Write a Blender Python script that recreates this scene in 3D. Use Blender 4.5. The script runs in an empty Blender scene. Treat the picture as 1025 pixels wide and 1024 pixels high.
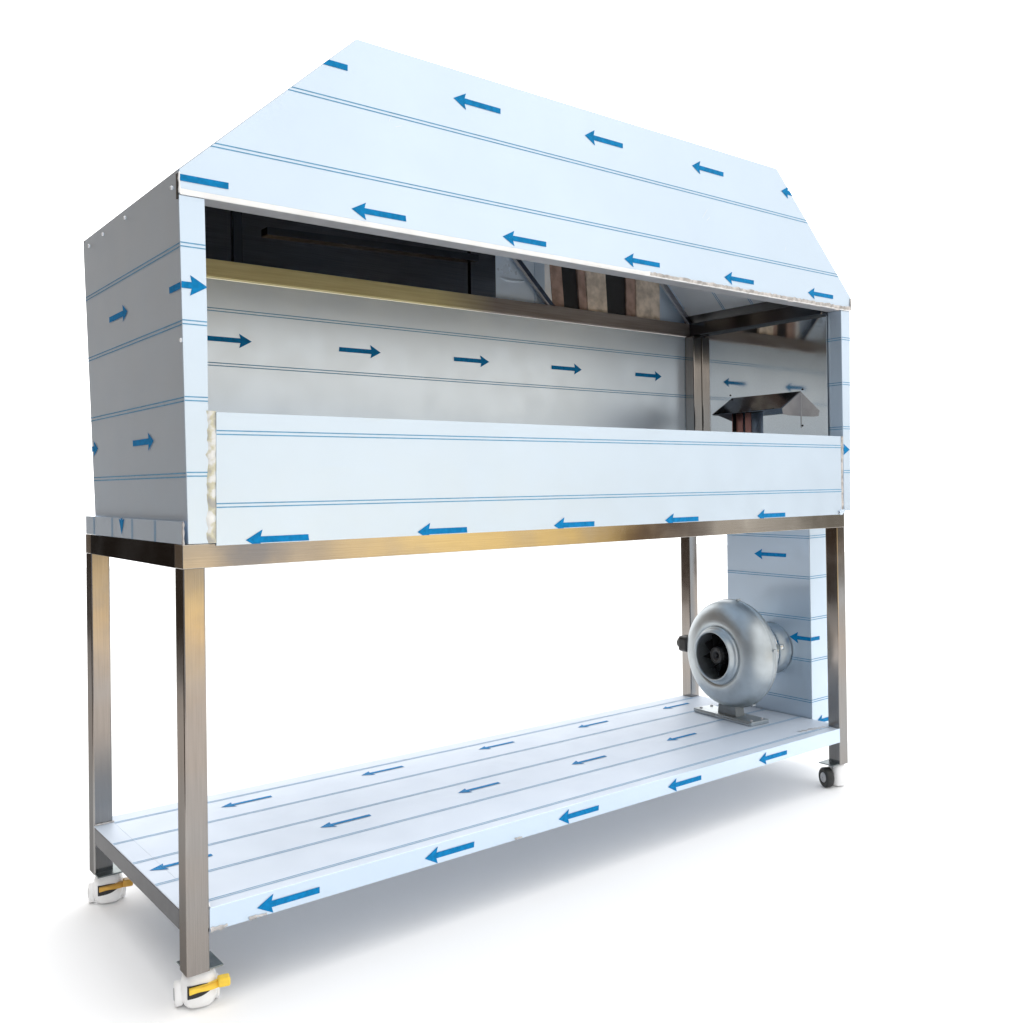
import bpy, bmesh, math, random
from mathutils import Vector, Matrix
random.seed(7)
SC = bpy.context.scene
COL = SC.collection
R = math.radians

# ------------------------------------------------------------------ materials
def new_mat(name):
    m = bpy.data.materials.new(name); m.use_nodes = True
    nt = m.node_tree
    return m, nt, nt.nodes['Principled BSDF']

def noise_chain(nt, scale=(1, 1, 1), nscale=5.0, detail=4.0, coord='Object'):
    tc = nt.nodes.new('ShaderNodeTexCoord'); mp = nt.nodes.new('ShaderNodeMapping')
    mp.inputs['Scale'].default_value = scale
    n = nt.nodes.new('ShaderNodeTexNoise'); n.inputs['Scale'].default_value = nscale
    n.inputs['Detail'].default_value = detail
    nt.links.new(tc.outputs[coord], mp.inputs['Vector']); nt.links.new(mp.outputs['Vector'], n.inputs['Vector'])
    return n

def ramp(nt, src, lo, hi, a=0.35, b=0.65):
    r = nt.nodes.new('ShaderNodeValToRGB')
    r.color_ramp.elements[0].position = a; r.color_ramp.elements[1].position = b
    c = (lambda v: (v, v, v, 1) if isinstance(v, (int, float)) else (*v, 1))
    r.color_ramp.elements[0].color = c(lo); r.color_ramp.elements[1].color = c(hi)
    nt.links.new(src, r.inputs['Fac'])
    return r.outputs['Color']

def add_bump(nt, p, src, strength, dist):
    b = nt.nodes.new('ShaderNodeBump'); b.inputs['Strength'].default_value = strength
    b.inputs['Distance'].default_value = dist
    nt.links.new(src, b.inputs['Height']); nt.links.new(b.outputs['Normal'], p.inputs['Normal'])

def film_mat(name, col, metallic=0.25, rough=0.36, bump=0.03):
    m, nt, p = new_mat(name)
    n = noise_chain(nt, (1, 1, 1), 3.0, 6.0)
    c2 = tuple(min(1, v * 1.02) for v in col); c1 = tuple(v * 0.98 for v in col)
    nt.links.new(ramp(nt, n.outputs['Fac'], c1, c2), p.inputs['Base Color'])
    p.inputs['Metallic'].default_value = metallic
    n2 = noise_chain(nt, (1, 1, 1), 14.0, 5.0)
    nt.links.new(ramp(nt, n2.outputs['Fac'], rough - .03, rough + .03), p.inputs['Roughness'])
    if bump:                                # a few faint creases in the film
        n3 = noise_chain(nt, (2.2, 2.2, 7.0), 2.6, 3.0)
        n3.inputs['Distortion'].default_value = 1.2
        add_bump(nt, p, ramp(nt, n3.outputs['Fac'], 0.0, 1.0, .60, .74), bump * 8, 0.0015)
    return m

def steel_mat(name, col, rough=0.25, brush=(1, 1, 60), bump=0.12, var=0.12, edge=1.0):
    m, nt, p = new_mat(name)
    n = noise_chain(nt, brush, 9.0, 5.0)
    nt.links.new(ramp(nt, n.outputs['Fac'], tuple(v * (1 - var) for v in col), tuple(v * (1 + var) for v in col)), p.inputs['Base Color'])
    p.inputs['Metallic'].default_value = 1.0
    p.inputs['Specular Tint'].default_value = (edge, edge, edge, 1)
    n2 = noise_chain(nt, (1, 1, 1), 6.0, 5.0)
    nt.links.new(ramp(nt, n2.outputs['Fac'], max(.03, rough - .07), rough + .07), p.inputs['Roughness'])
    n3 = noise_chain(nt, (1, 1, 1), 5.0, 2.0)
    add_bump(nt, p, n3.outputs['Fac'], bump, 0.006)
    return m

def plain_mat(name, col, rough=0.5, metallic=0.0, var=0.08, nscale=40, bump=0.0):
    m, nt, p = new_mat(name)
    n = noise_chain(nt, (1, 1, 1), nscale, 5.0)
    nt.links.new(ramp(nt, n.outputs['Fac'], tuple(v * (1 - var) for v in col), tuple(min(1, v * (1 + var)) for v in col)), p.inputs['Base Color'])
    p.inputs['Roughness'].default_value = rough; p.inputs['Metallic'].default_value = metallic
    if bump: add_bump(nt, p, n.outputs['Fac'], bump, 0.003)
    return m

FILM = film_mat('film', (.625, .74, .865), .6, .36, .015)
BACK_FILM = film_mat('inner_film', (.78, .86, .93), .55, .33, 0)
WHITE_FILM = film_mat('white_film', (.85, .87, .89), 0, .5, .015)
BRIGHT_FILM = film_mat('bright_film', (.75, .78, .82), .9, .16, .02)
HOODDARK = steel_mat('dark_hood_steel', (.26, .235, .225), .10, (1, 40, 40), .3, .12)
INK = plain_mat('blue_ink', (.002, .20, .47), .6, 0, .15, 120)
LINE = plain_mat('pale_blue_ink', (.13, .34, .54), .6, 0, .1, 60)
for m in (INK, LINE): m.node_tree.nodes['Principled BSDF'].inputs['Specular IOR Level'].default_value = .12
SHELF_FILM = film_mat('shelf_film', (.59, .655, .745), .15, .5, .02)
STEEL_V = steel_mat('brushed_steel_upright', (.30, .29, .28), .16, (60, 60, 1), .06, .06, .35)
def tint_upright():                       # faint warm patches along the tubes
    nt = STEEL_V.node_tree; p = nt.nodes['Principled BSDF']
    src = p.inputs['Base Color'].links[0].from_socket
    n = noise_chain(nt, (.5, .5, 1), 3.2, 2.0)
    mx = nt.nodes.new('ShaderNodeMix'); mx.data_type = 'RGBA'; mx.blend_type = 'MULTIPLY'; mx.inputs['Factor'].default_value = 1
    nt.links.new(src, mx.inputs['A']); nt.links.new(ramp(nt, n.outputs['Fac'], (1.06, .96, .88), (1.0, 1.01, 1.02), .4, .6), mx.inputs['B'])
    nt.links.new(mx.outputs['Result'], p.inputs['Base Color'])
tint_upright()
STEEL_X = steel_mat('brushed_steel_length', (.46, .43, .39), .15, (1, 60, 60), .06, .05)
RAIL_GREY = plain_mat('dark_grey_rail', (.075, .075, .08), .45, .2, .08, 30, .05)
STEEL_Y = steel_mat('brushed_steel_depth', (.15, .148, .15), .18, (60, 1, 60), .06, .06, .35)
MIRROR = steel_mat('bright_steel', (.92, .92, .90), .06, (1, 30, 30), .10, .04)
DARKSTEEL = steel_mat('inner_steel', (.29, .295, .32), .09, (1, 40, 40), .12, .06)
GALV = plain_mat('galvanised_metal', (.47, .51, .53), .40, .9, .06, 30, .04)
def weld_mat():
    m, nt, p = new_mat('weld_bead')
    n = noise_chain(nt, (1, 1, 1), 38, 3.0)
    r = nt.nodes.new('ShaderNodeValToRGB'); e = r.color_ramp.elements
    e[0].position = .36; e[0].color = (.42, .41, .38, 1); e[1].position = .68; e[1].color = (.85, .86, .84, 1)
    x = e.new(.47); x.color = (.58, .56, .42, 1); x = e.new(.55); x.color = (.72, .73, .72, 1)
    nt.links.new(n.outputs['Fac'], r.inputs['Fac']); nt.links.new(r.outputs['Color'], p.inputs['Base Color'])
    p.inputs['Roughness'].default_value = .45; p.inputs['Metallic'].default_value = .2
    add_bump(nt, p, n.outputs['Fac'], .4, .003); return m
WELD = weld_mat()
WELDDARK = plain_mat('weld_bead_dull', (.50, .48, .47), .45, .4, .3, 70, .4)
HEM = plain_mat('hem_metal', (.86, .87, .88), .4, .1, .05, 20, .1)
GREYHEM = plain_mat('folded_metal', (.46, .46, .48), .45, .4, .08, 20, .1)
CHEEK = plain_mat('dull_cheek', (.33, .33, .35), .5, .5, .1, 20, .1)
WHITE = plain_mat('white_nylon', (.88, .88, .88), .35, 0, .03, 30, .03)
YELLOW = plain_mat('yellow_pedal', (.90, .60, .05), .35, 0, .06, 60, .05)
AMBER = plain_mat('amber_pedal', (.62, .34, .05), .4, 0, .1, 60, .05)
RUBBER = plain_mat('black_rubber', (.018, .018, .018), .5, 0, .2, 60, .1)
BLACKPL = plain_mat('black_plastic', (.012, .012, .013), .4, 0, .2, 60, .05)
PLATE = steel_mat('zinc_plate', (.22, .25, .25), .35, (5, 5, 5))
def tan_mat():  # yellow reflection painted into the left part of the tube
    m, nt, p = new_mat('tube_yellow_reflection')
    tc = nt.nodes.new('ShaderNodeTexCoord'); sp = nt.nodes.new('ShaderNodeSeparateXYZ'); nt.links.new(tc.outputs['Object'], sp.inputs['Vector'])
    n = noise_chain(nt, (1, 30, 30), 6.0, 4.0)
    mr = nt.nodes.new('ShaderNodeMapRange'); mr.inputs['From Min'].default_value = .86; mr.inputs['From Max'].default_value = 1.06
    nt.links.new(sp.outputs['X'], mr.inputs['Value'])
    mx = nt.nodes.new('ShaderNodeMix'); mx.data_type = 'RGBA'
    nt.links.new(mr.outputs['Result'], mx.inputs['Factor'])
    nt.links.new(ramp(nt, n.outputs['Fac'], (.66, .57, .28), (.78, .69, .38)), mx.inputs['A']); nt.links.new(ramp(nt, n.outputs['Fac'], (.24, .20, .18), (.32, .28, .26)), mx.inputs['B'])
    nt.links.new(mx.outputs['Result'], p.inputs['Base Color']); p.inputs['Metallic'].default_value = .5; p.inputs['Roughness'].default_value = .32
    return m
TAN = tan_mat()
PALE_REFLECTION = plain_mat('pale_reflection', (.66, .57, .48), .8, 0, .25, 35, .5)  # pale and brown tones of the reflections in the hood back
BROWN_REFLECTION = plain_mat('brown_reflection', (.36, .25, .21), .7, 0, .25, 35, .3)
BLUEFILM = film_mat('blue_film', (.62, .73, .86), .2, .3, .6)
REDDISH = plain_mat('reddish_metal', (.45, .20, .16), .3, .8, .2, 10, .1)

# ------------------------------------------------------------------ helpers
def link(name, me, mats, parent=None, smooth=False):
    for m in (mats if isinstance(mats, (list, tuple)) else [mats]): me.materials.append(m)
    o = bpy.data.objects.new(name, me); COL.objects.link(o)
    if parent is not None: o.parent = parent
    if smooth:
        for p in me.polygons: p.use_smooth = True
    return o

def build(name, bm, mats, parent=None, smooth=False):
    bmesh.ops.recalc_face_normals(bm, faces=bm.faces[:]) if not bm.faces.layers.int.get('keep') else None
    me = bpy.data.meshes.new(name); bm.to_mesh(me); bm.free()
    return link(name, me, mats, parent, smooth)

def thing(name, label, cat, loc=(0, 0, 0)):
    o = bpy.data.objects.new(name, None); COL.objects.link(o)
    o.location = loc; o.empty_display_size = .1
    o['label'] = label; o['category'] = cat
    return o

def add_box(bm, x0, x1, y0, y1, z0, z1, bev=0.0, seg=2, upright=False):
    vs = [bm.verts.new(c) for c in ((x0, y0, z0), (x1, y0, z0), (x1, y1, z0), (x0, y1, z0), (x0, y0, z1), (x1, y0, z1), (x1, y1, z1), (x0, y1, z1))]
    fs = [bm.faces.new([vs[i] for i in f]) for f in ((0, 3, 2, 1), (4, 5, 6, 7), (0, 1, 5, 4), (1, 2, 6, 5), (2, 3, 7, 6), (3, 0, 4, 7))]
    if bev:
        es = list({e for f in fs for e in f.edges})
        if upright: es = [e for e in es if abs(e.verts[0].co.z - e.verts[1].co.z) > 1e-6]
        bmesh.ops.bevel(bm, geom=es, offset=bev, segments=seg, affect='EDGES', profile=.5)

def box(name, dims, mat, parent, bev=.0015, seg=2, upright=False):
    bm = bmesh.new(); add_box(bm, *dims, bev=bev, seg=seg, upright=upright)
    return build(name, bm, mat, parent)

def clip(poly, win):
    """Sutherland-Hodgman: poly clipped by the convex counter-clockwise polygon win (2D)."""
    out = list(poly)
    for i in range(len(win)):
        a, b = win[i], win[(i + 1) % len(win)]
        ins = lambda p: (b[0] - a[0]) * (p[1] - a[1]) - (b[1] - a[1]) * (p[0] - a[0]) >= -1e-9
        src, out = out, []
        for j in range(len(src)):
            p, n = src[j], src[(j + 1) % len(src)]
            pi, ni = ins(p), ins(n)
            if pi: out.append(p)
            if pi != ni:
                d1 = (b[0] - a[0]) * (p[1] - a[1]) - (b[1] - a[1]) * (p[0] - a[0])
                d2 = (b[0] - a[0]) * (n[1] - a[1]) - (b[1] - a[1]) * (n[0] - a[0])
                t = d1 / (d1 - d2)
                out.append((p[0] + t * (n[0] - p[0]), p[1] + t * (n[1] - p[1])))
        if len(out) < 3: return []
    return out

def arrow_polys(tip, ang, ln=.117):
    """two convex polygons of a printed arrow: swept head and shaft; ang is the way it points"""
    hw, hl, sh, nt = .0165, .030, .0055, .0255
    c, s = math.cos(ang), math.sin(ang)
    f = lambda p: (tip[0] + p[0] * c - p[1] * s, tip[1] + p[0] * s + p[1] * c)
    j = lambda: random.uniform(-.0008, .0008)
    up = [(0, 0), (-nt, 0), (-hl + j(), hw + j())]
    dn = [(0, 0), (-hl + j(), -hw + j()), (-nt, 0)]
    shaft = [(-nt + .001, sh), (-ln + j(), sh), (-ln + j(), -sh), (-nt + .001, -sh)]
    return [[f(p) for p in q] for q in (up, dn, shaft)]

def line_polys(a, b, gap=.0062, w=.0020):
    a, b = Vector(a), Vector(b); d = (b - a).normalized(); n = Vector((-d.y, d.x))
    out = []
    for k in (-.5, .5):
        o = n * (gap * k)
        out.append([tuple(a + o - n * w / 2), tuple(b + o - n * w / 2), tuple(b + o + n * w / 2), tuple(a + o + n * w / 2)])
    return out

def sheet(name, O, U, V, poly, th, arrows=(), lines=(), parent=None, film=FILM, extra=None, sag=0):
    """a film-wrapped metal sheet: outline poly (convex, ccw) on the plane O + uU + vV, thickness th behind it,
    with its printed lines and arrows lying on the film"""
    O, U, V = Vector(O), Vector(U).normalized(), Vector(V).normalized(); N = U.cross(V)
    bm = bmesh.new()
    P = lambda p, h=0.0: O + U * p[0] + V * p[1] + N * h
    f = [bm.verts.new(P(p)) for p in poly]; k = [bm.verts.new(P(p, -th)) for p in poly]
    bm.faces.new(f); bm.faces.new(list(reversed(k)))
    for i in range(len(poly)):
        j = (i + 1) % len(poly)
        bm.faces.new((f[j], f[i], k[i], k[j]))
    def decal(q, mi, h):
        q = clip(q, poly)
        if len(q) < 3: return
        try: fc = bm.faces.new([bm.verts.new(P(p, h)) for p in q])
        except ValueError: return
        fc.material_index = mi
    for a, b in lines:
        for q in line_polys(a, b): decal(q, 2, .0004)
    for t, ang in arrows:
        for i, q in enumerate(arrow_polys(t, ang)): decal(q, 1, .0007 + i * .00008)
    for q in (extra or []): decal(q, 3, .0003)
    bm.faces.ensure_lookup_table()
    me = bpy.data.meshes.new(name); bm.to_mesh(me); bm.free()
    return link(name, me, [film, INK, LINE, HEM], parent)

def bead(name, a, b, w0, w1, N, mat, parent, step=.006, depth=.004, amp=.35):
    """rough welded seam: a lumpy ribbon from a to b, width w0 to w1, bulging along N"""
    a, b, N = Vector(a), Vector(b), Vector(N).normalized()
    L = (b - a).length; d = (b - a) / L; S = d.cross(N).normalized()
    n = max(4, int(L / step)); bm = bmesh.new(); rows = []; m = 7
    for i in range(n + 1):
        t = i / n; w = w0 + (w1 - w0) * t
        w *= 1 + random.uniform(-amp, amp); sh = random.uniform(-.12, .12) * w
        row = []
        for k in range(m):
            s = k / (m - 1) * 2 - 1
            h = depth * (1 - s * s) * random.uniform(.7, 1.25) if 0 < k < m - 1 else -.0005
            row.append(bm.verts.new(a + d * (L * t) + S * (s * w / 2 + sh) + N * h))
        rows.append(row)
    for r0, r1 in zip(rows, rows[1:]):
        for k in range(m - 1): bm.faces.new((r0[k], r0[k + 1], r1[k + 1], r1[k]))
    return build(name, bm, mat, parent, True)

def lathe(bm, prof, axis='x', seg=64, c=(0, 0, 0), closed=False):
    rings = []
    for x, r in prof:
        ring = []
        for i in range(seg):
            a = 2 * math.pi * i / seg
            p = {'x': (x, r * math.cos(a), r * math.sin(a)), 'y': (r * math.sin(a), x, r * math.cos(a)), 'z': (r * math.cos(a), r * math.sin(a), x)}[axis]
            ring.append(bm.verts.new((p[0] + c[0], p[1] + c[1], p[2] + c[2])))
        rings.append(ring)
    for r0, r1 in zip(rings, rings[1:]):
        for i in range(seg):
            j = (i + 1) % seg
            bm.faces.new((r0[i], r0[j], r1[j], r1[i]))
    return rings

def cap(bm, ring): bm.faces.new(ring)

def prism(bm, pts, d):
    """pts: 3D outline, d: extrusion vector"""
    d = Vector(d)
    a = [bm.verts.new(p) for p in pts]; b = [bm.verts.new(Vector(p) + d) for p in pts]
    bm.faces.new(a); bm.faces.new(list(reversed(b)))
    for i in range(len(pts)):
        j = (i + 1) % len(pts); bm.faces.new((a[j], a[i], b[i], b[j]))

# ------------------------------------------------------------------ sizes (metres, ground at z = 0)
L, D, W = 1.880, .584, .038
ZLB, ZSB, ZST, ZBB, ZBT, ZUP = .0578, .1215, .1595, .7236, .7637, .8016
ZLIP, ZEAVE, ZTOP = 1.338, 1.379, 1.683
HIP = .3334
ZG = -.0068      # floor level
XR = 1.922

# ------------------------------------------------------------------ ground
bm = bmesh.new()
v = [bm.verts.new(p) for p in ((-1.0, -3.2, ZG), (10, -3.2, ZG), (10, 10, ZG), (-1.0, 10, ZG))]
bm.faces.new(v)
GROUND, nt, p = new_mat('white_floor')
n = noise_chain(nt, (1, 1, 1), 1.3, 4)
nt.links.new(ramp(nt, n.outputs['Fac'], (.93, .93, .93), (.945, .945, .945)), p.inputs['Base Color'])
p.inputs['Roughness'].default_value = .9; p.inputs['Specular IOR Level'].default_value = .1
g = build('ground', bm, GROUND); g['kind'] = 'structure'

# ------------------------------------------------------------------ stand
stand = thing('steel_stand', 'open square-tube stainless steel stand on casters with film-covered lower shelf under the hood cabinet', 'stand')
bvl = .0028
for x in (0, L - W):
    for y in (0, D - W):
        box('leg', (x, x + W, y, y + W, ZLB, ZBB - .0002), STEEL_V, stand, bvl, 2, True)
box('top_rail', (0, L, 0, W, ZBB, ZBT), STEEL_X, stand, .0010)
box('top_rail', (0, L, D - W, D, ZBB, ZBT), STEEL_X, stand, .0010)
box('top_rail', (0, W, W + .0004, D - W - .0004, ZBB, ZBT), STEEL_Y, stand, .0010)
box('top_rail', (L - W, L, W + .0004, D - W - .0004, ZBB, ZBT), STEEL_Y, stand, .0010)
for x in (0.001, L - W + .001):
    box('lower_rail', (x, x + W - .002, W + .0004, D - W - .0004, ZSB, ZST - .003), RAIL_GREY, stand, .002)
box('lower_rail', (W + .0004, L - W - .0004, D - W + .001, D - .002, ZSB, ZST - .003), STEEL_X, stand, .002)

# lower shelf: top sheet with notched corners and a turned-down front lip, printed film
shelf_lines_y = (.5365, .4110, .2845, .1575, .0340)
arr = [((.2477 + .3505 * k, .486 + .006 * (k > 0)), math.pi) for k in range(5)]
arr += [((.0131 + .3430 * k, .230), math.pi) for k in range(5)]
sh = sheet('shelf', (0, 0, ZST), (1, 0, 0), (0, 1, 0), [(W + .0006, 0.0012), (L - W - .0006, 0.0012), (L - W - .0006, D - .001), (W + .0006, D - .001)], .0025, arr,
           [((0, y), (L, y + random.uniform(-.002, .002))) for y in shelf_lines_y], stand, SHELF_FILM)
for x0, x1 in ((.0008, W + .0004), (L - W - .0004, L - .0008)):
    sheet('shelf_end', (0, 0, ZST - .0002), (1, 0, 0), (0, 1, 0), [(x0, W + .0006), (x1, W + .0006), (x1, D - W - .0006), (x0, D - W - .0006)], .0022,
          [((.0131, .230), math.pi)], [((0, y), (L, y)) for y in shelf_lines_y[1:4]], sh, SHELF_FILM)
sheet('shelf_lip', (0, 0.0006, 0), (1, 0, 0), (0, 0, 1), [(W + .0006, ZSB), (L - W + .0005, ZSB), (L - W + .0005, ZST + .0006), (W + .0006, ZST + .0006)], .002,
      [((.1205 + .3402 * k, .1378), math.pi) for k in range(5)], (), sh)
# torn film and weld dabs near the shelf ends
bead('weld_seam', (W + .001, -.0005, ZSB + .002), (W + .03, -.0005, ZSB + .003), .008, .005, (0, -1, 0), WELDDARK, sh, .004, .002, .5)
bead('weld_seam', (W + .068, -.0005, ZSB + .003), (W + .10, -.0005, ZSB + .002), .006, .003, (0, -1, 0), WELDDARK, sh, .004, .0015, .5)
bead('weld_seam', (.6800, -.0005, ZSB + .003), (.700, -.0005, ZSB + .002), .004, .003, (0, -1, 0), WELDDARK, sh, .004, .0015, .5)
bead('weld_seam', (W + .002, .004, ZST + .001), (W + .012, .05, ZST + .001), .004, .003, (0, 0, 1), HEM, sh, .005, .0012, .5)
bead('weld_seam', (L - W - .11, .055, ZST + .0005), (L - W - .01, .040, ZST + .0005), .014, .022, (0, 0, 1), GREYHEM, sh, .006, .0004, .6)
bead('weld_seam', (.012, W + .002, ZST + .001), (.036, W + .002, ZST + .001), .004, .004, (0, 0, 1), WELDDARK, sh, .004, .002, .5)
bead('weld_seam', (.002, D - W - .002, ZST + .001), (.040, D - W - .002, ZST + .001), .004, .005, (0, 0, 1), WELDDARK, sh, .004, .002, .5)

# upstand of the tray on the left end of the stand
sheet('upstand', (0.0005, D, 0), (0, -1, 0), (0, 0, 1), [(0.002, ZBT + .0006), (D - .001, ZBT + .0006), (D - .001, ZUP), (.002, ZUP)], .0028,
      [((D - .330, .7705), -math.pi / 2)], [((D - y, .7), (D - y, .9)) for y in (.5197, .3930, .2664, .1374)], stand)
bead('weld_seam', (.0015, -.0008, ZBT - .001), (.0015, -.0008, ZUP), .004, .004, (0, -1, 0), WELDDARK, stand, .005, .0015, .4)
bead('weld_seam', (L - .035, -.003, ZBT), (L + .018, -.003, ZBT + .003), .004, .003, (0, 0, 1), WELDDARK, stand, .004, .002, .4)

# casters -------------------------------------------------------------
def caster(cx, cy, rot, pedal, plate):
    """low swivel caster: zinc plate, white nylon shell with a slot, two wheels, brake pedal"""
    c = box('caster', plate, PLATE, stand, .0008)
    M = Matrix.Translation((cx, cy, .0575)) @ Matrix.Rotation(rot, 4, 'Z') @ Matrix.Diagonal((1, 1, 1.12, 1)) @ Matrix.Translation((0, 0, -.0575))
    # shell: loft of rounded plan outlines from the bottom up (front = -y)
    def outline(w, d, r, z, yo=0):
        pts = []; k = 5
        for sx, sy, a0 in ((1, 1, 0), (-1, 1, 90), (-1, -1, 180), (1, -1, 270)):
            for i in range(k + 1):
                a = R(a0 + 90 * i / k)
                pts.append((sx * (w / 2 - r) + r * math.cos(a), yo + sy * (d / 2 - r) + r * math.sin(a), z))
        return pts
    lv = [(.030, .024, .011, .0008), (.042, .035, .016, .0028), (.051, .043, .019, .0075), (.0565, .048, .021, .015), (.059, .050, .021, .024), (.0585, .0495, .021, .034),
          (.055, .047, .020, .044), (.049, .043, .019, .051), (.040, .037, .017, .0558), (.032, .032, .015, .0578)]
    if pedal is None: lv = [(w * .78, d, min(r, w * .3), z) for w, d, r, z in lv]; shift = Matrix.Translation((.010, 0, 0))
    else: shift = Matrix.Identity(4)
    bm = bmesh.new(); rings = [[bm.verts.new(M @ shift @ Vector(p)) for p in outline(w, d, r, z)] for w, d, r, z in lv]
    for a, b in zip(rings, rings[1:]):
        for i in range(len(a)):
            j = (i + 1) % len(a); bm.faces.new((a[i], a[j], b[j], b[i]))
    cap(bm, rings[0]); cap(bm, rings[-1])
    shell = build('housing', bm, WHITE, c, True)
    # wheels peeping out at the bottom and on the sides
    for sx in (-1, 1):
        if pedal is None and sx == 1: continue
        bm = bmesh.new()
        x0, x1, rr, yo = (sx * .0250, (-.0385 if sx < 0 else .0330), .0180, .010) if pedal is not None else (-.0165, -.0385, .0245, -.004)
        rings = lathe(bm, [(x0, .001), (x0, rr - .0025), (x0 + sx * .0025, rr), (x1 - sx * .0025, rr), (x1, rr - .0025), (x1 + sx * .0005, rr * .62), (x1 - sx * .0015, rr * .55), (x1 - sx * .0015, .001)], 'x', 40, (0, yo, rr + .0004))
        for vv in bm.verts: vv.co = M @ vv.co
        w = build('wheel', bm, WHITE if pedal is not None else RUBBER, c, True)
        bm = bmesh.new(); lathe(bm, [(x1 - sx * .001, rr * .52), (x1 + sx * .0012, rr * .48), (x1 + sx * .0016, .001)], 'x', 24, (0, yo, rr + .0004))
        for vv in bm.verts: vv.co = M @ vv.co
        build('hub_cap', bm, GREYHEM, c, True)
    # dark slot and pedal on the front
    if pedal is not None:
        bm = bmesh.new(); pts = []
        n = 10
        top = [(-.021 + .043 * i / n, .0385 + .0015 * math.sin(i / n * 3)) for i in range(n + 1)]
        bot = [(-.021 + .043 * i / n, .0210 + .013 * (i / n) ** 3) for i in range(n + 1)]
        ol = [Vector((x, -.0258, z)) for x, z in bot] + [Vector((x, -.0258, z)) for x, z in reversed(top)]
        prism(bm, [M @ p for p in ol], M.to_3x3() @ Vector((0, .006, 0)))
        build('slot', bm, BLACKPL, c)
        bm = bmesh.new()
        top = [(-.0185 + .0565 * i / n, .0375 + .004 * (i / n)) for i in range(n + 1)]
        bot = [(-.0185 + .0565 * i / n, .0300 + .0030 * i / n + .0012 * math.sin(i / n * 6)) for i in range(n + 1)]
        ol = [Vector((x, -.0335 + .012 * max(0, (x) / .04) ** 2, z)) for x, z in bot] + [Vector((x, -.0335 + .012 * max(0, x / .04) ** 2, z)) for x, z in reversed(top)]
        prism(bm, [M @ p for p in ol], M.to_3x3() @ Vector((0, .008, 0)))
        add = [(.027, .047, -.0335, -.014, .0315, .0445)]
        for b in add:
            before = set(bm.verts); add_box(bm, *b, bev=.003)
            for vv in set(bm.verts) - before: vv.co = M @ vv.co
        build('brake_pedal', bm, pedal, c)
    return c

caster(.030, .030, R(-14), YELLOW, (.0035, .0625, .0035, .0625, .0580, .0606))
caster(.030, D - .030, R(-14), AMBER, (.0006, .062, D - .062, D - .0006, .0575, .0605))
caster(L - .030, .026, R(-23), None, (L - .066, L - .004, .004, .052, .0580, .0606))
caster(L - .030, D - .030, R(20), None, (L - .062, L - .0006, D - .062, D - .0006, .0575, .0605))

# ------------------------------------------------------------------ cabinet with hood
cab = thing('hood_cabinet', 'film-wrapped stainless hood cabinet with sloped ends and printed blue arrows, standing on the steel stand', 'extractor hood', (0, 0, ZBT))
cab_inv = Matrix.Translation((0, 0, -ZBT))
ROW = (1.2568, 1.1293, 1.0035, .8790)       # film seams on all upright sheets
# left wall leans out slightly towards the top
B0, T0 = Vector((.0096, 0, ZBT + .001)), Vector((0, 0, ZEAVE))
h = (T0 - B0).length
rk = h / (ZEAVE - B0.z)
zv = lambda z: (z - B0.z) * rk
YT, YB = .577, .541
left = sheet('side_wall', (B0.x, YT, B0.z), (0, -1, 0), T0 - B0,
             [(YT - YB, 0), (YT - .0012, 0), (YT - .0012, h), (.014, h), (.004, h - .004), (0, h - .014)], .0022,
             [((YT - .287, zv(1.1895)), 0), ((YT + .062, zv(1.1895)), 0), ((YT - .158, zv(.9415)), 0), ((YT - .508, zv(.9415)), 0)],
             [((-.1, zv(z)), (YT + .1, zv(z) - .001)) for z in ROW], cab)
for y, z in ((.0305, 1.3563), (.288, 1.3645), (.4325, 1.3645), (.534, 1.362), (.006, 1.100)):
    bm = bmesh.new(); x = B0.x + (T0.x - B0.x) * (z - B0.z) / (T0.z - B0.z)
    rings = lathe(bm, [(x - .0032, .0008), (x - .003, .0022), (x - .0016, .0034), (x + .001, .0036)], 'x', 14, (0, y, z)); cap(bm, rings[0])
    build('rivet', bm, HEM, left, True)

# left front flange
fl = [(.0098, ZBT + .001), (.0430, ZBT + .001), (.0452, .98), (.0455, 1.15), (.0432, ZLIP - .0006), (.0008, ZLIP - .0006)]
sheet('corner_flange', (0, -.0008, 0), (1, 0, 0), (0, 0, 1), fl, .0022, [((.0470, 1.1905), 0)], [((-.1, z), (.1, z + .0004)) for z in ROW], cab)
# right front flange: front face plus the deep return face that looks left
fr = [(1.8790, ZBT + .006), (1.9090, ZBT + .006), (XR, ZLIP - .0006), (1.8782, ZLIP - .0006)]
sheet('corner_flange', (0, -.0008, 0), (1, 0, 0), (0, 0, 1), fr, .0022, [((1.909, .9431), 0)], [((1.7, z + .001), (2.1, z + .002)) for z in ROW], cab)
sheet('flange_return', (1.8780, .0430, 0), (0, -1, 0), (0, 0, 1), [(0, ZBT + .002), (.0428, ZBT + .002), (.0428, ZLIP - .001), (0, ZLIP - .001)], .0022, (),
      [((-.1, z), (.1, z + .001)) for z in ROW], cab)
# right outer wall
B1, T1 = Vector((1.9090, 0, ZBT + .006)), Vector((XR, 0, ZEAVE))
sheet('side_wall', (B1.x, 0.0012, B1.z), (0, 1, 0), T1 - B1, [(0, 0), (.541, 0), (.576, (T1 - B1).length), (0, (T1 - B1).length)], .0022, (),
      [((-.1, z - B1.z), (.7, z - B1.z)) for z in ROW], cab)

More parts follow.
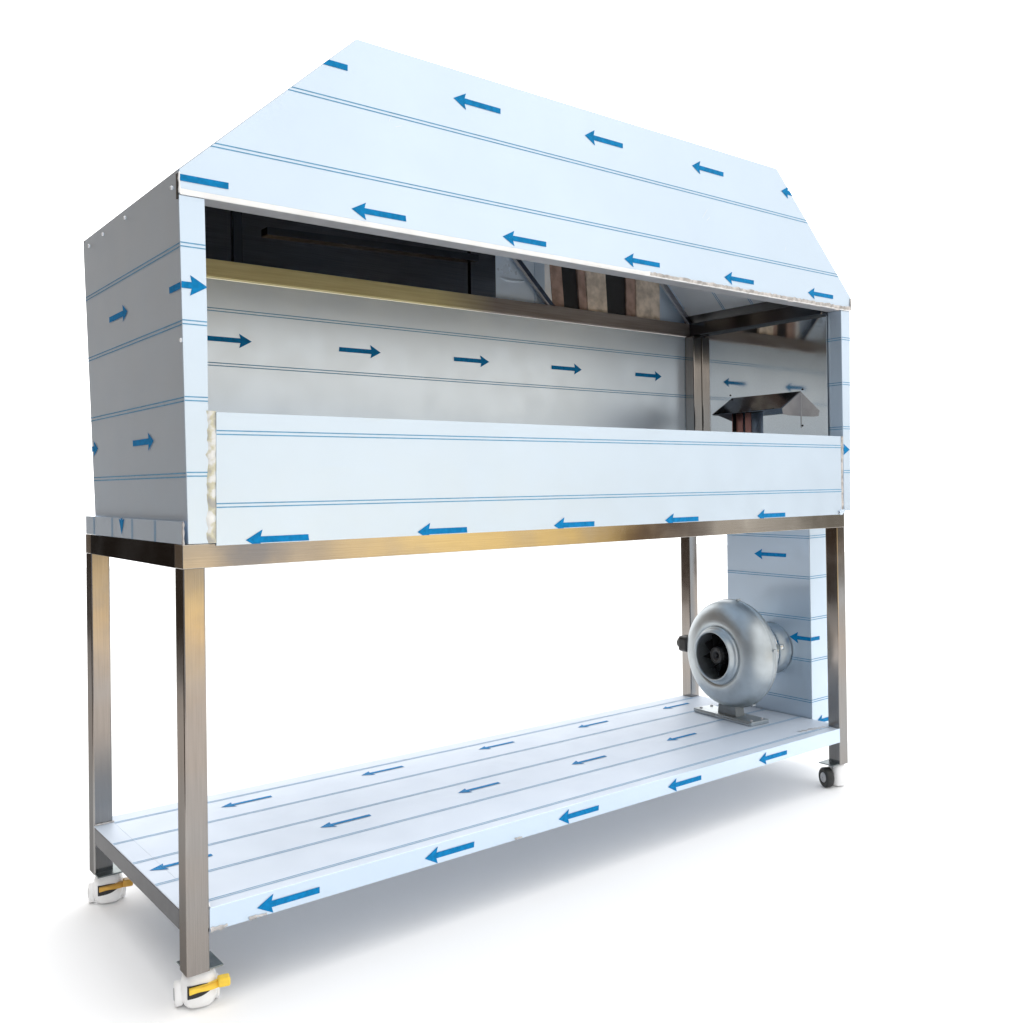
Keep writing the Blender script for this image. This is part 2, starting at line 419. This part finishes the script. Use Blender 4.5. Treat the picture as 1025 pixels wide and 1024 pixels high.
# front apron below the opening
sheet('front_apron', (0, -.0032, 0), (1, 0, 0), (0, 0, 1), [(.0560, .7600), (1.8620, .7600), (1.8625, .9800), (.0585, .9830)], .0022,
      [((.1066 + .3446 * k, .7668), math.pi) for k in range(5)], [((0, .9490), (2, .9511)), ((0, .8269), (2, .8274))], cab)
box('apron_top_fold', (.0590, 1.862, -.0008, .022, .9775, .9795), HEM, cab, .0006)
bead('weld_seam', (.0500, -.0010, ZBT + .001), (.0515, -.0010, .985), .0185, .0170, (0, -1, 0), WELD, cab, .008, .0020, .13)
bead('weld_seam', (1.8690, -.0012, ZBT + .001), (1.8725, -.0012, .980), .012, .010, (0, -1, 0), WELDDARK, cab, .008, .0016, .12)
bead('weld_seam', (1.848, -.004, ZBT + .001), (1.872, -.004, ZBT + .005), .016, .012, (0, -1, 0), BLUEFILM, cab, .004, .003, .4)

# hood front: upright trapezoid above the opening
hf = [(.0012, ZLIP + .010), (XR - .0006, ZLIP + .010), (XR - .0006, ZEAVE), (XR - HIP, ZTOP), (HIP, ZTOP), (.0012, ZEAVE)]
a = [((.549 + .3525 * k, 1.6252 + .0008 * k), math.pi) for k in range(-1, 4)]
a += [((.3177 + .3503 * k, 1.3665 + .0008 * k), math.pi) for k in range(-1, 5)]
def scratch(x, z, ang, ln, w=.0008):
    c, s_ = math.cos(R(ang)), math.sin(R(ang))
    return [(x, z), (x + c * ln, z + s_ * ln), (x + c * ln - s_ * w, z + s_ * ln + c * w), (x - s_ * w, z + c * w)]
hood = sheet('hood_front', (0, -.0030, 0), (1, 0, 0), (0, 0, 1), hf, .0022, a, [((0, 1.5590), (2, 1.5636)), ((0, 1.4307), (2, 1.4334))], cab,
             extra=[scratch(1.29, 1.505, 52, .030), scratch(1.305, 1.500, 40, .016), scratch(.40, 1.545, 62, .020), scratch(.415, 1.538, 20, .014), scratch(1.62, 1.47, 75, .012)])
box('hem', (.0012, XR - .0006, -.0046, -.0006, ZLIP, ZLIP + .0096), HEM, hood, .001)
box('lip_fold', (.0440, 1.8770, -.0004, .0400, ZLIP, ZLIP + .002), GREYHEM, hood, .0005)
bead('weld_seam', (.90, -.0046, ZLIP + .004), (1.10, -.0046, ZLIP + .005), .002, .009, (0, -1, -.3), HEM, hood, .007, .0012, .25)
bead('weld_seam', (1.10, -.0046, ZLIP + .005), (XR - .002, -.0046, ZLIP + .005), .009, .012, (0, -1, -.3), WELDDARK, hood, .008, .0014, .2)
bead('weld_seam', (XR - .003, -.0035, ZLIP + .004), (XR - .002, -.0035, ZEAVE - .004), .007, .004, (.4, -1, 0), WELDDARK, hood, .005, .003, .3)
bead('weld_seam', (.0006, -.0030, ZLIP + .002), (.0006, -.0030, ZEAVE - .004), .004, .003, (-.4, -1, 0), HEM, hood, .005, .0015, .3)
box('eave_gap', (-.0010, .0008, .0002, .008, ZLIP - .006, ZEAVE - .006), BLACKPL, cab, 0)
# sloped ends, top and back of the hood
def quad_plate(name, pts, mat, parent, th):
    """pts 3D, thickness vector th"""
    bm = bmesh.new(); prism(bm, pts, th); return build(name, bm, mat, parent)
YK = .5770
s = .0016
quad_plate('sloped_end', [(0, .0004, ZEAVE + .0006), (HIP - .001, .0004, ZTOP), (HIP - .001, YK, ZTOP), (0, YK, ZEAVE + .0006)], DARKSTEEL, cab, (s, 0, -s))
quad_plate('sloped_end', [(XR, .0004, ZEAVE + .0006), (XR - HIP + .001, .0004, ZTOP), (XR - HIP + .001, YK, ZTOP), (XR, YK, ZEAVE + .0006)], DARKSTEEL, cab, (-s, 0, -s))
box('hood_top', (HIP, XR - HIP, .0004, YK, ZTOP - .003, ZTOP - .0004), DARKSTEEL, cab, 0)
quad_plate('hood_back', [(.001, YK + .0005, 1.372), (XR - .001, YK + .0005, 1.372), (XR - .001, YK + .0005, ZEAVE), (XR - HIP, YK + .0005, ZTOP), (HIP, YK + .0005, ZTOP), (.001, YK + .0005, ZEAVE)], HOODDARK, cab, (0, .002, 0))
box('hood_reflection_upright', (.325, .348, .5700, .5765, 1.3725, 1.55), STEEL_Y, cab, .002)  # faint upright reflection in the hood back, built as a strip
bm = bmesh.new(); prism(bm, [(.405, .560, 1.452), (1.02, .560, 1.470), (1.02, .560, 1.488), (.405, .560, 1.470)], (0, .016, 0)); build('hood_reflection_bar', bm, STEEL_Y, cab)  # faint reflected beam in the hood back, built as a bar

# inside: filmed back sheet, steel lining on the ends, square-tube frame
sheet('back_panel', (0, .5440, 0), (1, 0, 0), (0, 0, 1), [(.012, ZBT + .001), (1.870, ZBT + .001), (1.870, 1.3280), (.006, 1.3280)], .0022,
      [((.3561 + .3412 * k, 1.1932), 0) for k in range(5)], [((0, z), (2, z - .0005)) for z in (1.2592, 1.1360, 1.0095, .8830)], cab, BACK_FILM)
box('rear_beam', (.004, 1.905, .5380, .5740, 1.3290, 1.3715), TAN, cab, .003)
box('side_beam', (1.8480, 1.8860, .0440, .5376, 1.3290, 1.3715), STEEL_Y, cab, .003)
box('side_beam', (.0040, .0420, .0440, .5376, 1.3290, 1.3715), STEEL_Y, cab, .003)
box('corner_post', (1.8320, 1.8700, .5060, .5436, ZBT + .001, 1.3286), STEEL_V, cab, .003)
box('cabinet_floor', (.012, 1.87, .001, .5436, ZBT - .0028 + .004, ZBT + .003), FILM, cab, 0)
# right lining of bright steel with the exhaust opening
OY0, OY1, OZ0, OZ1 = .268, .387, .90, 1.071
XL = 1.8712
bm = bmesh.new()
ys = [.0435, OY0, OY1, .5436]; zs = [ZBT + .004, OZ0, OZ1, 1.3286]
random.seed(3)
for i in range(3):
    for j in range(3):
        if i == 1 and j == 1: continue
        add_box(bm, XL, XL + .002, ys[i], ys[i + 1], zs[j], zs[j + 1])
build('end_lining', bm, MIRROR, cab)
bm = bmesh.new()   # throat of the opening
add_box(bm, XL + .0022, 1.975, OY0 - .003, OY0, OZ0, OZ1); add_box(bm, XL + .0022, 1.975, OY1, OY1 + .003, OZ0, OZ1)
add_box(bm, XL + .0022, 1.975, OY0, OY1, OZ1, OZ1 + .003); add_box(bm, XL + .0022, 1.975, OY0, OY1, OZ0 - .003, OZ0)
build('exhaust_throat', bm, BLACKPL, cab)
box('added_throat_back', (1.9755, 1.978, OY0 - .003, OY1 + .003, OZ0 - .003, OZ1 + .003), BLACKPL, cab, 0)  # black plate added to close the throat and keep the opening dark
box('throat_strip', (1.885, 1.888, OY1 - .030, OY1 - .004, OZ0 + .001, OZ1 - .001), REDDISH, cab, 0)  # reddish strips just inside the opening
box('throat_strip', (1.885, 1.888, OY1 - .062, OY1 - .040, OZ0 + .001, OZ1 - .001), REDDISH, cab, 0)
# left lining
box('end_lining', (.0125, .0145, .0435, .5430, ZBT + .004, 1.3286), DARKSTEEL, cab, 0)
# folded deflector above the opening
bm = bmesh.new()
yA, yB = .1334, .3860
prism(bm, [(1.8705, yA, 1.118), (1.8705, yB, 1.118), (1.7800, yB + .002, 1.0625), (1.7800, yA + .004, 1.0660)], (.0006, 0, .0012))
de = build('deflector', bm, DARKSTEEL, cab)
for y, o in ((yA - .0014, 0), (yB + .0006, .003)):
    bm = bmesh.new()
    prism(bm, [(1.8705, y, 1.117), (1.7805, y + o, 1.0650), (1.7850, y + o, 1.0490 if o == 0 else 1.062), (1.8100, y + o, 1.0465 if o == 0 else 1.062), (1.8705, y, 1.0460)], (0, .0012, 0))
    build('cheek', bm, CHEEK, de)
box('seam_strip', (1.8698, 1.8712, .1312, .1334, 1.012, 1.112), GREYHEM, de, 0)
for y, z in ((.392, 1.128), (.126, 1.124), (.128, 1.018)):
    bm = bmesh.new(); rings = lathe(bm, [(1.8690, .0006), (1.8688, .0022), (1.8712, .003)], 'x', 12, (0, y, z)); build('rivet', bm, BLACKPL, de, True)

# mirror reflections on the hood back above the rear beam, built as coloured strips
def strip(x0, x1, mat, y=.566, z0=1.3722, z1=1.62, lean=0.0, th=.009):
    bm = bmesh.new()
    prism(bm, [(x0, y, z0), (x1, y, z0), (x1 - lean, y, z1), (x0 - lean, y, z1)], (0, th, 0))
    return build('hood_reflection', bm, mat, cab)
strip(1.085, 1.225, BLUEFILM, .570, th=.004)
strip(1.225, 1.262, FILM, .568, th=.004)
strip(1.262, 1.291, HEM, .568, th=.004)
strip(1.291, 1.335, BROWN_REFLECTION, .566, lean=.02)
strip(1.335, 1.395, BLACKPL, .570, th=.004, lean=.02)
strip(1.395, 1.425, BROWN_REFLECTION, .564, lean=.02)
strip(1.425, 1.505, PALE_REFLECTION, .560, lean=.015)
strip(1.505, 1.590, BLACKPL, .570, th=.004)
strip(1.590, 1.630, BROWN_REFLECTION, .564)
strip(1.630, 1.735, PALE_REFLECTION, .560)
strip(1.735, 1.860, FILM, .568, th=.004)
def diagonal(xb, zb, n):  # dark diagonal strip with a grey edge, rising to the left
    bm = bmesh.new(); prism(bm, [(xb, .548, zb), (xb + .022, .548, zb), (xb + .022 - n, .548, zb + n * .95), (xb - n, .548, zb + n * .95)], (0, .008, 0))
    b = build('hood_diagonal', bm, DARKSTEEL, cab)
    bm = bmesh.new(); prism(bm, [(xb - .006, .546, zb), (xb, .546, zb), (xb - n, .546, zb + n * .95), (xb - n - .006, .546, zb + n * .95)], (0, .008, 0))
    build('hood_diagonal', bm, GREYHEM, cab)
diagonal(1.262, 1.3725, .22); diagonal(1.860, 1.3725, .22)
strip(1.0, 1.085, HOODDARK, .570, th=.004)
# filmed strip inside the right sloped end
HV = (-HIP, 0, ZTOP - ZEAVE)
sheet('end_film', (XR - .031 - .0024, .5755, ZEAVE + .031 * (ZTOP - ZEAVE) / HIP - .0024), (0, -1, 0), HV, [(0, 0), (.525, 0), (.525, .36), (0, .36)], .0006, (), [((.15, 0), (.15, .4)), ((.26, 0), (.26, .4))], cab, WHITE_FILM)
sheet('end_strip', (XR - .001 - .0026, .5755, ZEAVE + .001 - .0026), (0, -1, 0), HV, [(0, 0), (.57, 0), (.57, .040), (0, .040)], .0006, (), (), cab, BLACKPL)

# every cabinet child was modelled in world coordinates: bring it under the cabinet's base
for o in list(cab.children):
    o.matrix_parent_inverse = cab_inv

# ------------------------------------------------------------------ exhaust duct outside the right end
duct = thing('exhaust_duct', 'upright film-covered rectangular duct with dark blue arrows behind the fan at the right end', 'duct')
DX0, DX1, DY0, DY1 = 1.8845, 2.000, .1205, .4250
DR = (.690, .5710, .4500, .3282, .2090)
body = sheet('left_face', (DX0, DY1, 0), (0, -1, 0), (0, 0, 1), [(0, .13), (DY1 - DY0, .13), (DY1 - DY0, .7600), (0, .7600)], .002,
      [((DY1 - .319, .6335), math.pi), ((DY1 - .194, .3915), math.pi)], [((-.1, z + .002), (.5, z - .001)) for z in DR], duct)
sheet('front_face', (DX0, DY0, 0), (1, 0, 0), (0, 0, 1), [(0.0006, .13), (DX1 - DX0, .13), (DX1 - DX0, .7600), (.0006, .7600)], .002,
      [((-.0735, .3915), math.pi), ((.0200, .1465), math.pi)], [((-.1, z), (.5, z + .006)) for z in DR], duct)
box('back_face', (DX0 + .0025, DX1, DY1 - .002, DY1, .13, .76), FILM, duct, 0)
box('right_face', (DX1 - .002, DX1 - .0002, DY0 + .0025, DY1 - .0025, .13, .76), FILM, duct, 0)
box('end_plate', (DX0 + .0025, DX1 - .0025, DY0 + .0025, DY1 - .0025, .131, .133), FILM, duct, 0)
# upper part of the duct reaches the opening above the stand
box('upper_chute', (1.9785, 1.998, DY0 + .003, DY1 - .003, .7604, 1.12), FILM, duct, .001)

# ------------------------------------------------------------------ fan
FX, FY, FZ = 1.7200, .2770, .3510
fan = thing('duct_fan', 'round galvanised inline fan on a metal foot at the right end of the lower shelf', 'fan', (FX, FY, ZST))
Rb = .157
bm = bmesh.new()
prof = [(-.0590, .080), (-.0640, .088), (-.0645, .096), (-.0630, .106), (-.0595, .119), (-.0530, .1325), (-.0430, .1440), (-.031, .1512), (-.018, .1552), (-.006, .1570), (.003, .1570),
        (.003, .1588), (.008, .1588), (.008, .1570), (.015, .1558), (.024, .152), (.033, .145), (.041, .134), (.048, .119), (.0535, .101), (.0565, .086), (.058, .076)]
lathe(bm, prof, 'x', 96, (FX, FY, FZ))
fb = build('fan_body', bm, GALV, fan, True)
bm = bmesh.new()
lathe(bm, [(-.058, .0855), (-.0640, .0840), (-.0680, .0815), (-.0690, .0780), (-.0715, .0745), (-.0810, .0728), (-.0835, .0715), (-.0840, .0695), (-.0830, .0675), (-.076, .0668), (-.05, .068), (-.02, .070)], 'x', 80, (FX, FY, FZ))
build('inlet_ring', bm, GALV, fan, True)
bm = bmesh.new(); rings = lathe(bm, [(-.020, .0700), (-.018, .001)], 'x', 48, (FX, FY, FZ)); build('impeller_disc', bm, BLACKPL, fan)
bm = bmesh.new(); rings = lathe(bm, [(-.030, .004), (-.062, .006), (-.066, .016), (-.064, .022), (-.058, .026), (-.020, .028)], 'x', 40, (FX, FY, FZ))
hub = build('hub', bm, BLACKPL, fan, True)
bm = bmesh.new(); lathe(bm, [(-.0655, .019), (-.0675, .0215), (-.0655, .024), (-.062, .0235)], 'x', 40, (FX, FY, FZ)); build('hub_ring', bm, RUBBER, hub, True)
bm = bmesh.new()
for i in range(9):
    a = 2 * math.pi * i / 9
    f = lambda r, t, x: (FX + x, FY + r * math.cos(a + t), FZ + r * math.sin(a + t))
    prism(bm, [f(.028, 0, -.055), f(.060, .5, -.060), f(.066, .62, -.025), f(.028, .2, -.025)], (.0015, 0, 0))
build('impeller_blade', bm, BLACKPL, fan)
bm = bmesh.new()
lathe(bm, [(.052, .082), (.062, .0785), (.080, .0765), (.094, .0760), (.099, .0760), (.0995, .0800), (.111, .0800), (.1115, .0765), (.128, .0755), (.132, .078), (.1680, .078)], 'x', 80, (FX, FY, FZ))
build('outlet_collar', bm, GALV, fan, True)
bm = bmesh.new()
lathe(bm, [(.0985, .0815), (.0988, .0830), (.1122, .0830), (.1125, .0815)], 'x', 80, (FX, FY, FZ))
add_box(bm, FX + .098, FX + .114, FY - .098, FY - .078, FZ + .012, FZ + .026, .002)
build('hose_clamp', bm, steel_mat('clamp_steel', (.62, .63, .62), .18, (1, 1, 1)), fan, True)
# foot
ft = box('mounting_foot', (FX - .036, FX + .036, FY - .106, FY + .128, ZST + .0010, ZST + .0120), GALV, fan, .0015)
box('foot_lip', (FX - .0395, FX - .0364, FY - .100, FY + .122, ZST + .0012, ZST + .0075), GALV, ft, .0008)
bm = bmesh.new()
prism(bm, [(FX - .022, FY - .034, ZST + .0124), (FX - .022, FY + .040, ZST + .0124), (FX - .022, FY + .036, FZ - .150), (FX - .022, FY - .030, FZ - .150)], (.034, 0, 0))
build('saddle', bm, plain_mat('saddle_metal', (.24, .26, .27), .45, .8, .1, 30, .05), fan)
for yy in (-.092, .110):
    for xx in (-.022, .022):
        bm = bmesh.new(); rings = lathe(bm, [(ZST + .012, .0045), (ZST + .0148, .0043), (ZST + .0155, .0030), (ZST + .0156, .0005)], 'z', 12, (FX + xx, FY + yy, 0)); build('bolt', bm, GREYHEM, fan)
for a in (98, 170, 242, 314):
    bm = bmesh.new(); y, z = FY + .1595 * math.cos(R(a)), FZ + .1595 * math.sin(R(a))
    add_box(bm, FX - .001, FX + .012, y - .004, y + .004, z - .003, z + .003, .0012); build('clip', bm, GALV, fan)
# black terminal box on the back side
jb = box('terminal_box', (FX - .048, FX - .004, FY + .140, FY + .184, FZ - .014, FZ + .034), BLACKPL, fan, .010, 3)
bm = bmesh.new(); rings = lathe(bm, [(FY + .183, .016), (FY + .192, .016), (FY + .195, .011)], 'y', 20, (FX - .026, 0, FZ + .010)); cap(bm, rings[-1]); build('cable_gland', bm, RUBBER, jb, True)
inv = Matrix.Translation((-FX, -FY, -ZST))
for o in list(fan.children): o.matrix_parent_inverse = inv
fan.rotation_euler.z = R(-5)

# ------------------------------------------------------------------ world: a bright surround seen as reflections in the steel
w = bpy.data.worlds.new('World'); SC.world = w; w.use_nodes = True
nt = w.node_tree; N, K = nt.nodes, nt.links
bg = N['Background']
tc = N.new('ShaderNodeTexCoord'); sep = N.new('ShaderNodeSeparateXYZ'); K.new(tc.outputs['Generated'], sep.inputs['Vector'])
def math_node(op, a, b=None):
    m = N.new('ShaderNodeMath'); m.operation = op
    for i, x in enumerate((a, b)):
        if x is None: continue
        if isinstance(x, (int, float)): m.inputs[i].default_value = x
        else: K.new(x, m.inputs[i])
    return m.outputs[0]
az = math_node('ARCTAN2', sep.outputs['X'], sep.outputs['Y'])            # 0 = behind the cart (+y), + towards +x
azn = math_node('ADD', math_node('DIVIDE', az, 2 * math.pi), .5)
elev = math_node('ARCSINE', sep.outputs['Z'])
def az_ramp(stops):
    r = N.new('ShaderNodeValToRGB'); r.color_ramp.interpolation = 'LINEAR'
    e = r.color_ramp.elements
    while len(e) > 1: e.remove(e[-1])
    for i, (deg, c) in enumerate(sorted(stops)):
        pos = deg / 360 + .5
        if i == 0: e[0].position = pos; e[0].color = (*c, 1)
        else: x = e.new(pos); x.color = (*c, 1)
    K.new(azn, r.inputs['Fac']); return r.outputs['Color']
Wt = (2.2, 2.2, 2.2)
upper = az_ramp([(-180, (1.08, 1.08, 1.08)), (-135, (1.08, 1.08, 1.08)), (-116, (.5, .49, .48)), (-100, (.10, .095, .09)), (-45, (.17, .115, .07)), (-13, (.19, .13, .08)), (-2, Wt), (95, Wt), (110, (1.12, 1.12, 1.12)), (180, (1.08, 1.08, 1.08))])
low = az_ramp([(-180, (.40, .42, .46)), (-120, (.16, .16, .17)), (-95, (.06, .055, .05)), (-45, (.11, .08, .06)), (-13, (.12, .09, .065)), (-2, Wt), (95, Wt),
               (104, (.30, .28, .25)), (121, (.26, .24, .21)), (126.5, (.34, .32, .29)), (128.6, (1.7, 1.65, 1.55)), (130.5, (.30, .27, .25)), (132, (.24, .20, .18)), (135, (.20, .12, .08)), (137, (1.5, 1.1, .45)), (148, (1.9, 1.45, .70)), (152, (1.5, 1.2, .75)), (154.5, (.66, .66, .70)), (159, (.60, .60, .64)), (161.5, (.8, .76, .68)), (170, (1.3, 1.0, .5)), (180, (.5, .5, .5))])
vlow = az_ramp([(-180, (.40, .42, .46)), (-120, (.16, .16, .17)), (-95, (.06, .055, .05)), (-45, (.11, .08, .06)), (-13, (.12, .09, .065)), (-2, Wt), (95, Wt),
                (104, (.30, .28, .25)), (140, (.5, .42, .36)), (154, (1.0, .8, .6)), (159, (3.0, 2.2, 1.05)), (170, (3.2, 2.3, 1.05)), (178, (.5, .5, .5))])
mr0 = N.new('ShaderNodeMapRange'); mr0.inputs['From Min'].default_value = R(-4.9); mr0.inputs['From Max'].default_value = R(-5.9); K.new(elev, mr0.inputs['Value'])
mx0 = N.new('ShaderNodeMix'); mx0.data_type = 'RGBA'
K.new(mr0.outputs['Result'], mx0.inputs['Factor']); K.new(low, mx0.inputs['A']); K.new(vlow, mx0.inputs['B']); low = mx0.outputs['Result']
mr = N.new('ShaderNodeMapRange'); mr.inputs['From Min'].default_value = R(-1); mr.inputs['From Max'].default_value = R(1.5); K.new(elev, mr.inputs['Value'])
mx = N.new('ShaderNodeMix'); mx.data_type = 'RGBA'
K.new(mr.outputs['Result'], mx.inputs['Factor']); K.new(low, mx.inputs['A']); K.new(upper, mx.inputs['B'])
mr2 = N.new('ShaderNodeMapRange'); mr2.inputs['From Min'].default_value = R(48); mr2.inputs['From Max'].default_value = R(66); K.new(elev, mr2.inputs['Value'])
mx2 = N.new('ShaderNodeMix'); mx2.data_type = 'RGBA'
K.new(mr2.outputs['Result'], mx2.inputs['Factor']); K.new(mx.outputs['Result'], mx2.inputs['A']); mx2.inputs['B'].default_value = (2.65, 2.65, 2.65, 1)
K.new(mx2.outputs['Result'], bg.inputs['Color']); bg.inputs['Strength'].default_value = 1.0

# ------------------------------------------------------------------ lamps
def area(name, loc, target, size, power, col):
    l = bpy.data.lights.new(name, 'AREA'); l.size = size; l.energy = power; l.color = col
    o = bpy.data.objects.new(name, l); COL.objects.link(o); o.location = loc
    o.rotation_euler = (Vector(target) - Vector(loc)).to_track_quat('-Z', 'Y').to_euler()
    return o
area('added_key_lamp', (3.2, -4.0, 3.4), (1.0, 0, .6), 4.0, 15, (1.0, .99, .98))  # unseen soft lamp added to brighten the front

# ------------------------------------------------------------------ camera (solved from the photograph)
cam = bpy.data.cameras.new('camera'); co = bpy.data.objects.new('camera', cam); COL.objects.link(co)
yaw, pit, rol = R(-38.09513), R(.33962), R(-.78030)
fwd = Vector((-math.sin(yaw) * math.cos(pit), math.cos(yaw) * math.cos(pit), math.sin(pit)))
rt = Vector((math.cos(yaw), math.sin(yaw), 0)); up = rt.cross(fwd)
r2 = rt * math.cos(rol) + up * math.sin(rol); u2 = -rt * math.sin(rol) + up * math.cos(rol)
M = Matrix((r2, u2, -fwd)).transposed().to_4x4(); M.translation = (-.5530, -1.5809, .8532)
co.matrix_world = M
cam.sensor_width = 36; cam.sensor_fit = 'HORIZONTAL'; cam.lens = 970.62 / 1025 * 36
cam.shift_y = -(512 - 480.49) / 1025; cam.clip_start = .05; cam.clip_end = 200
SC.camera = co

SC.view_settings.view_transform = 'Standard'; SC.view_settings.look = 'None'
SC.view_settings.exposure = 0; SC.view_settings.gamma = 1; SC.view_settings.use_curve_mapping = False
SC.render.engine = 'CYCLES'
SC.cycles.use_denoising = True
SC.cycles.max_bounces = 10; SC.cycles.diffuse_bounces = 5; SC.cycles.glossy_bounces = 8
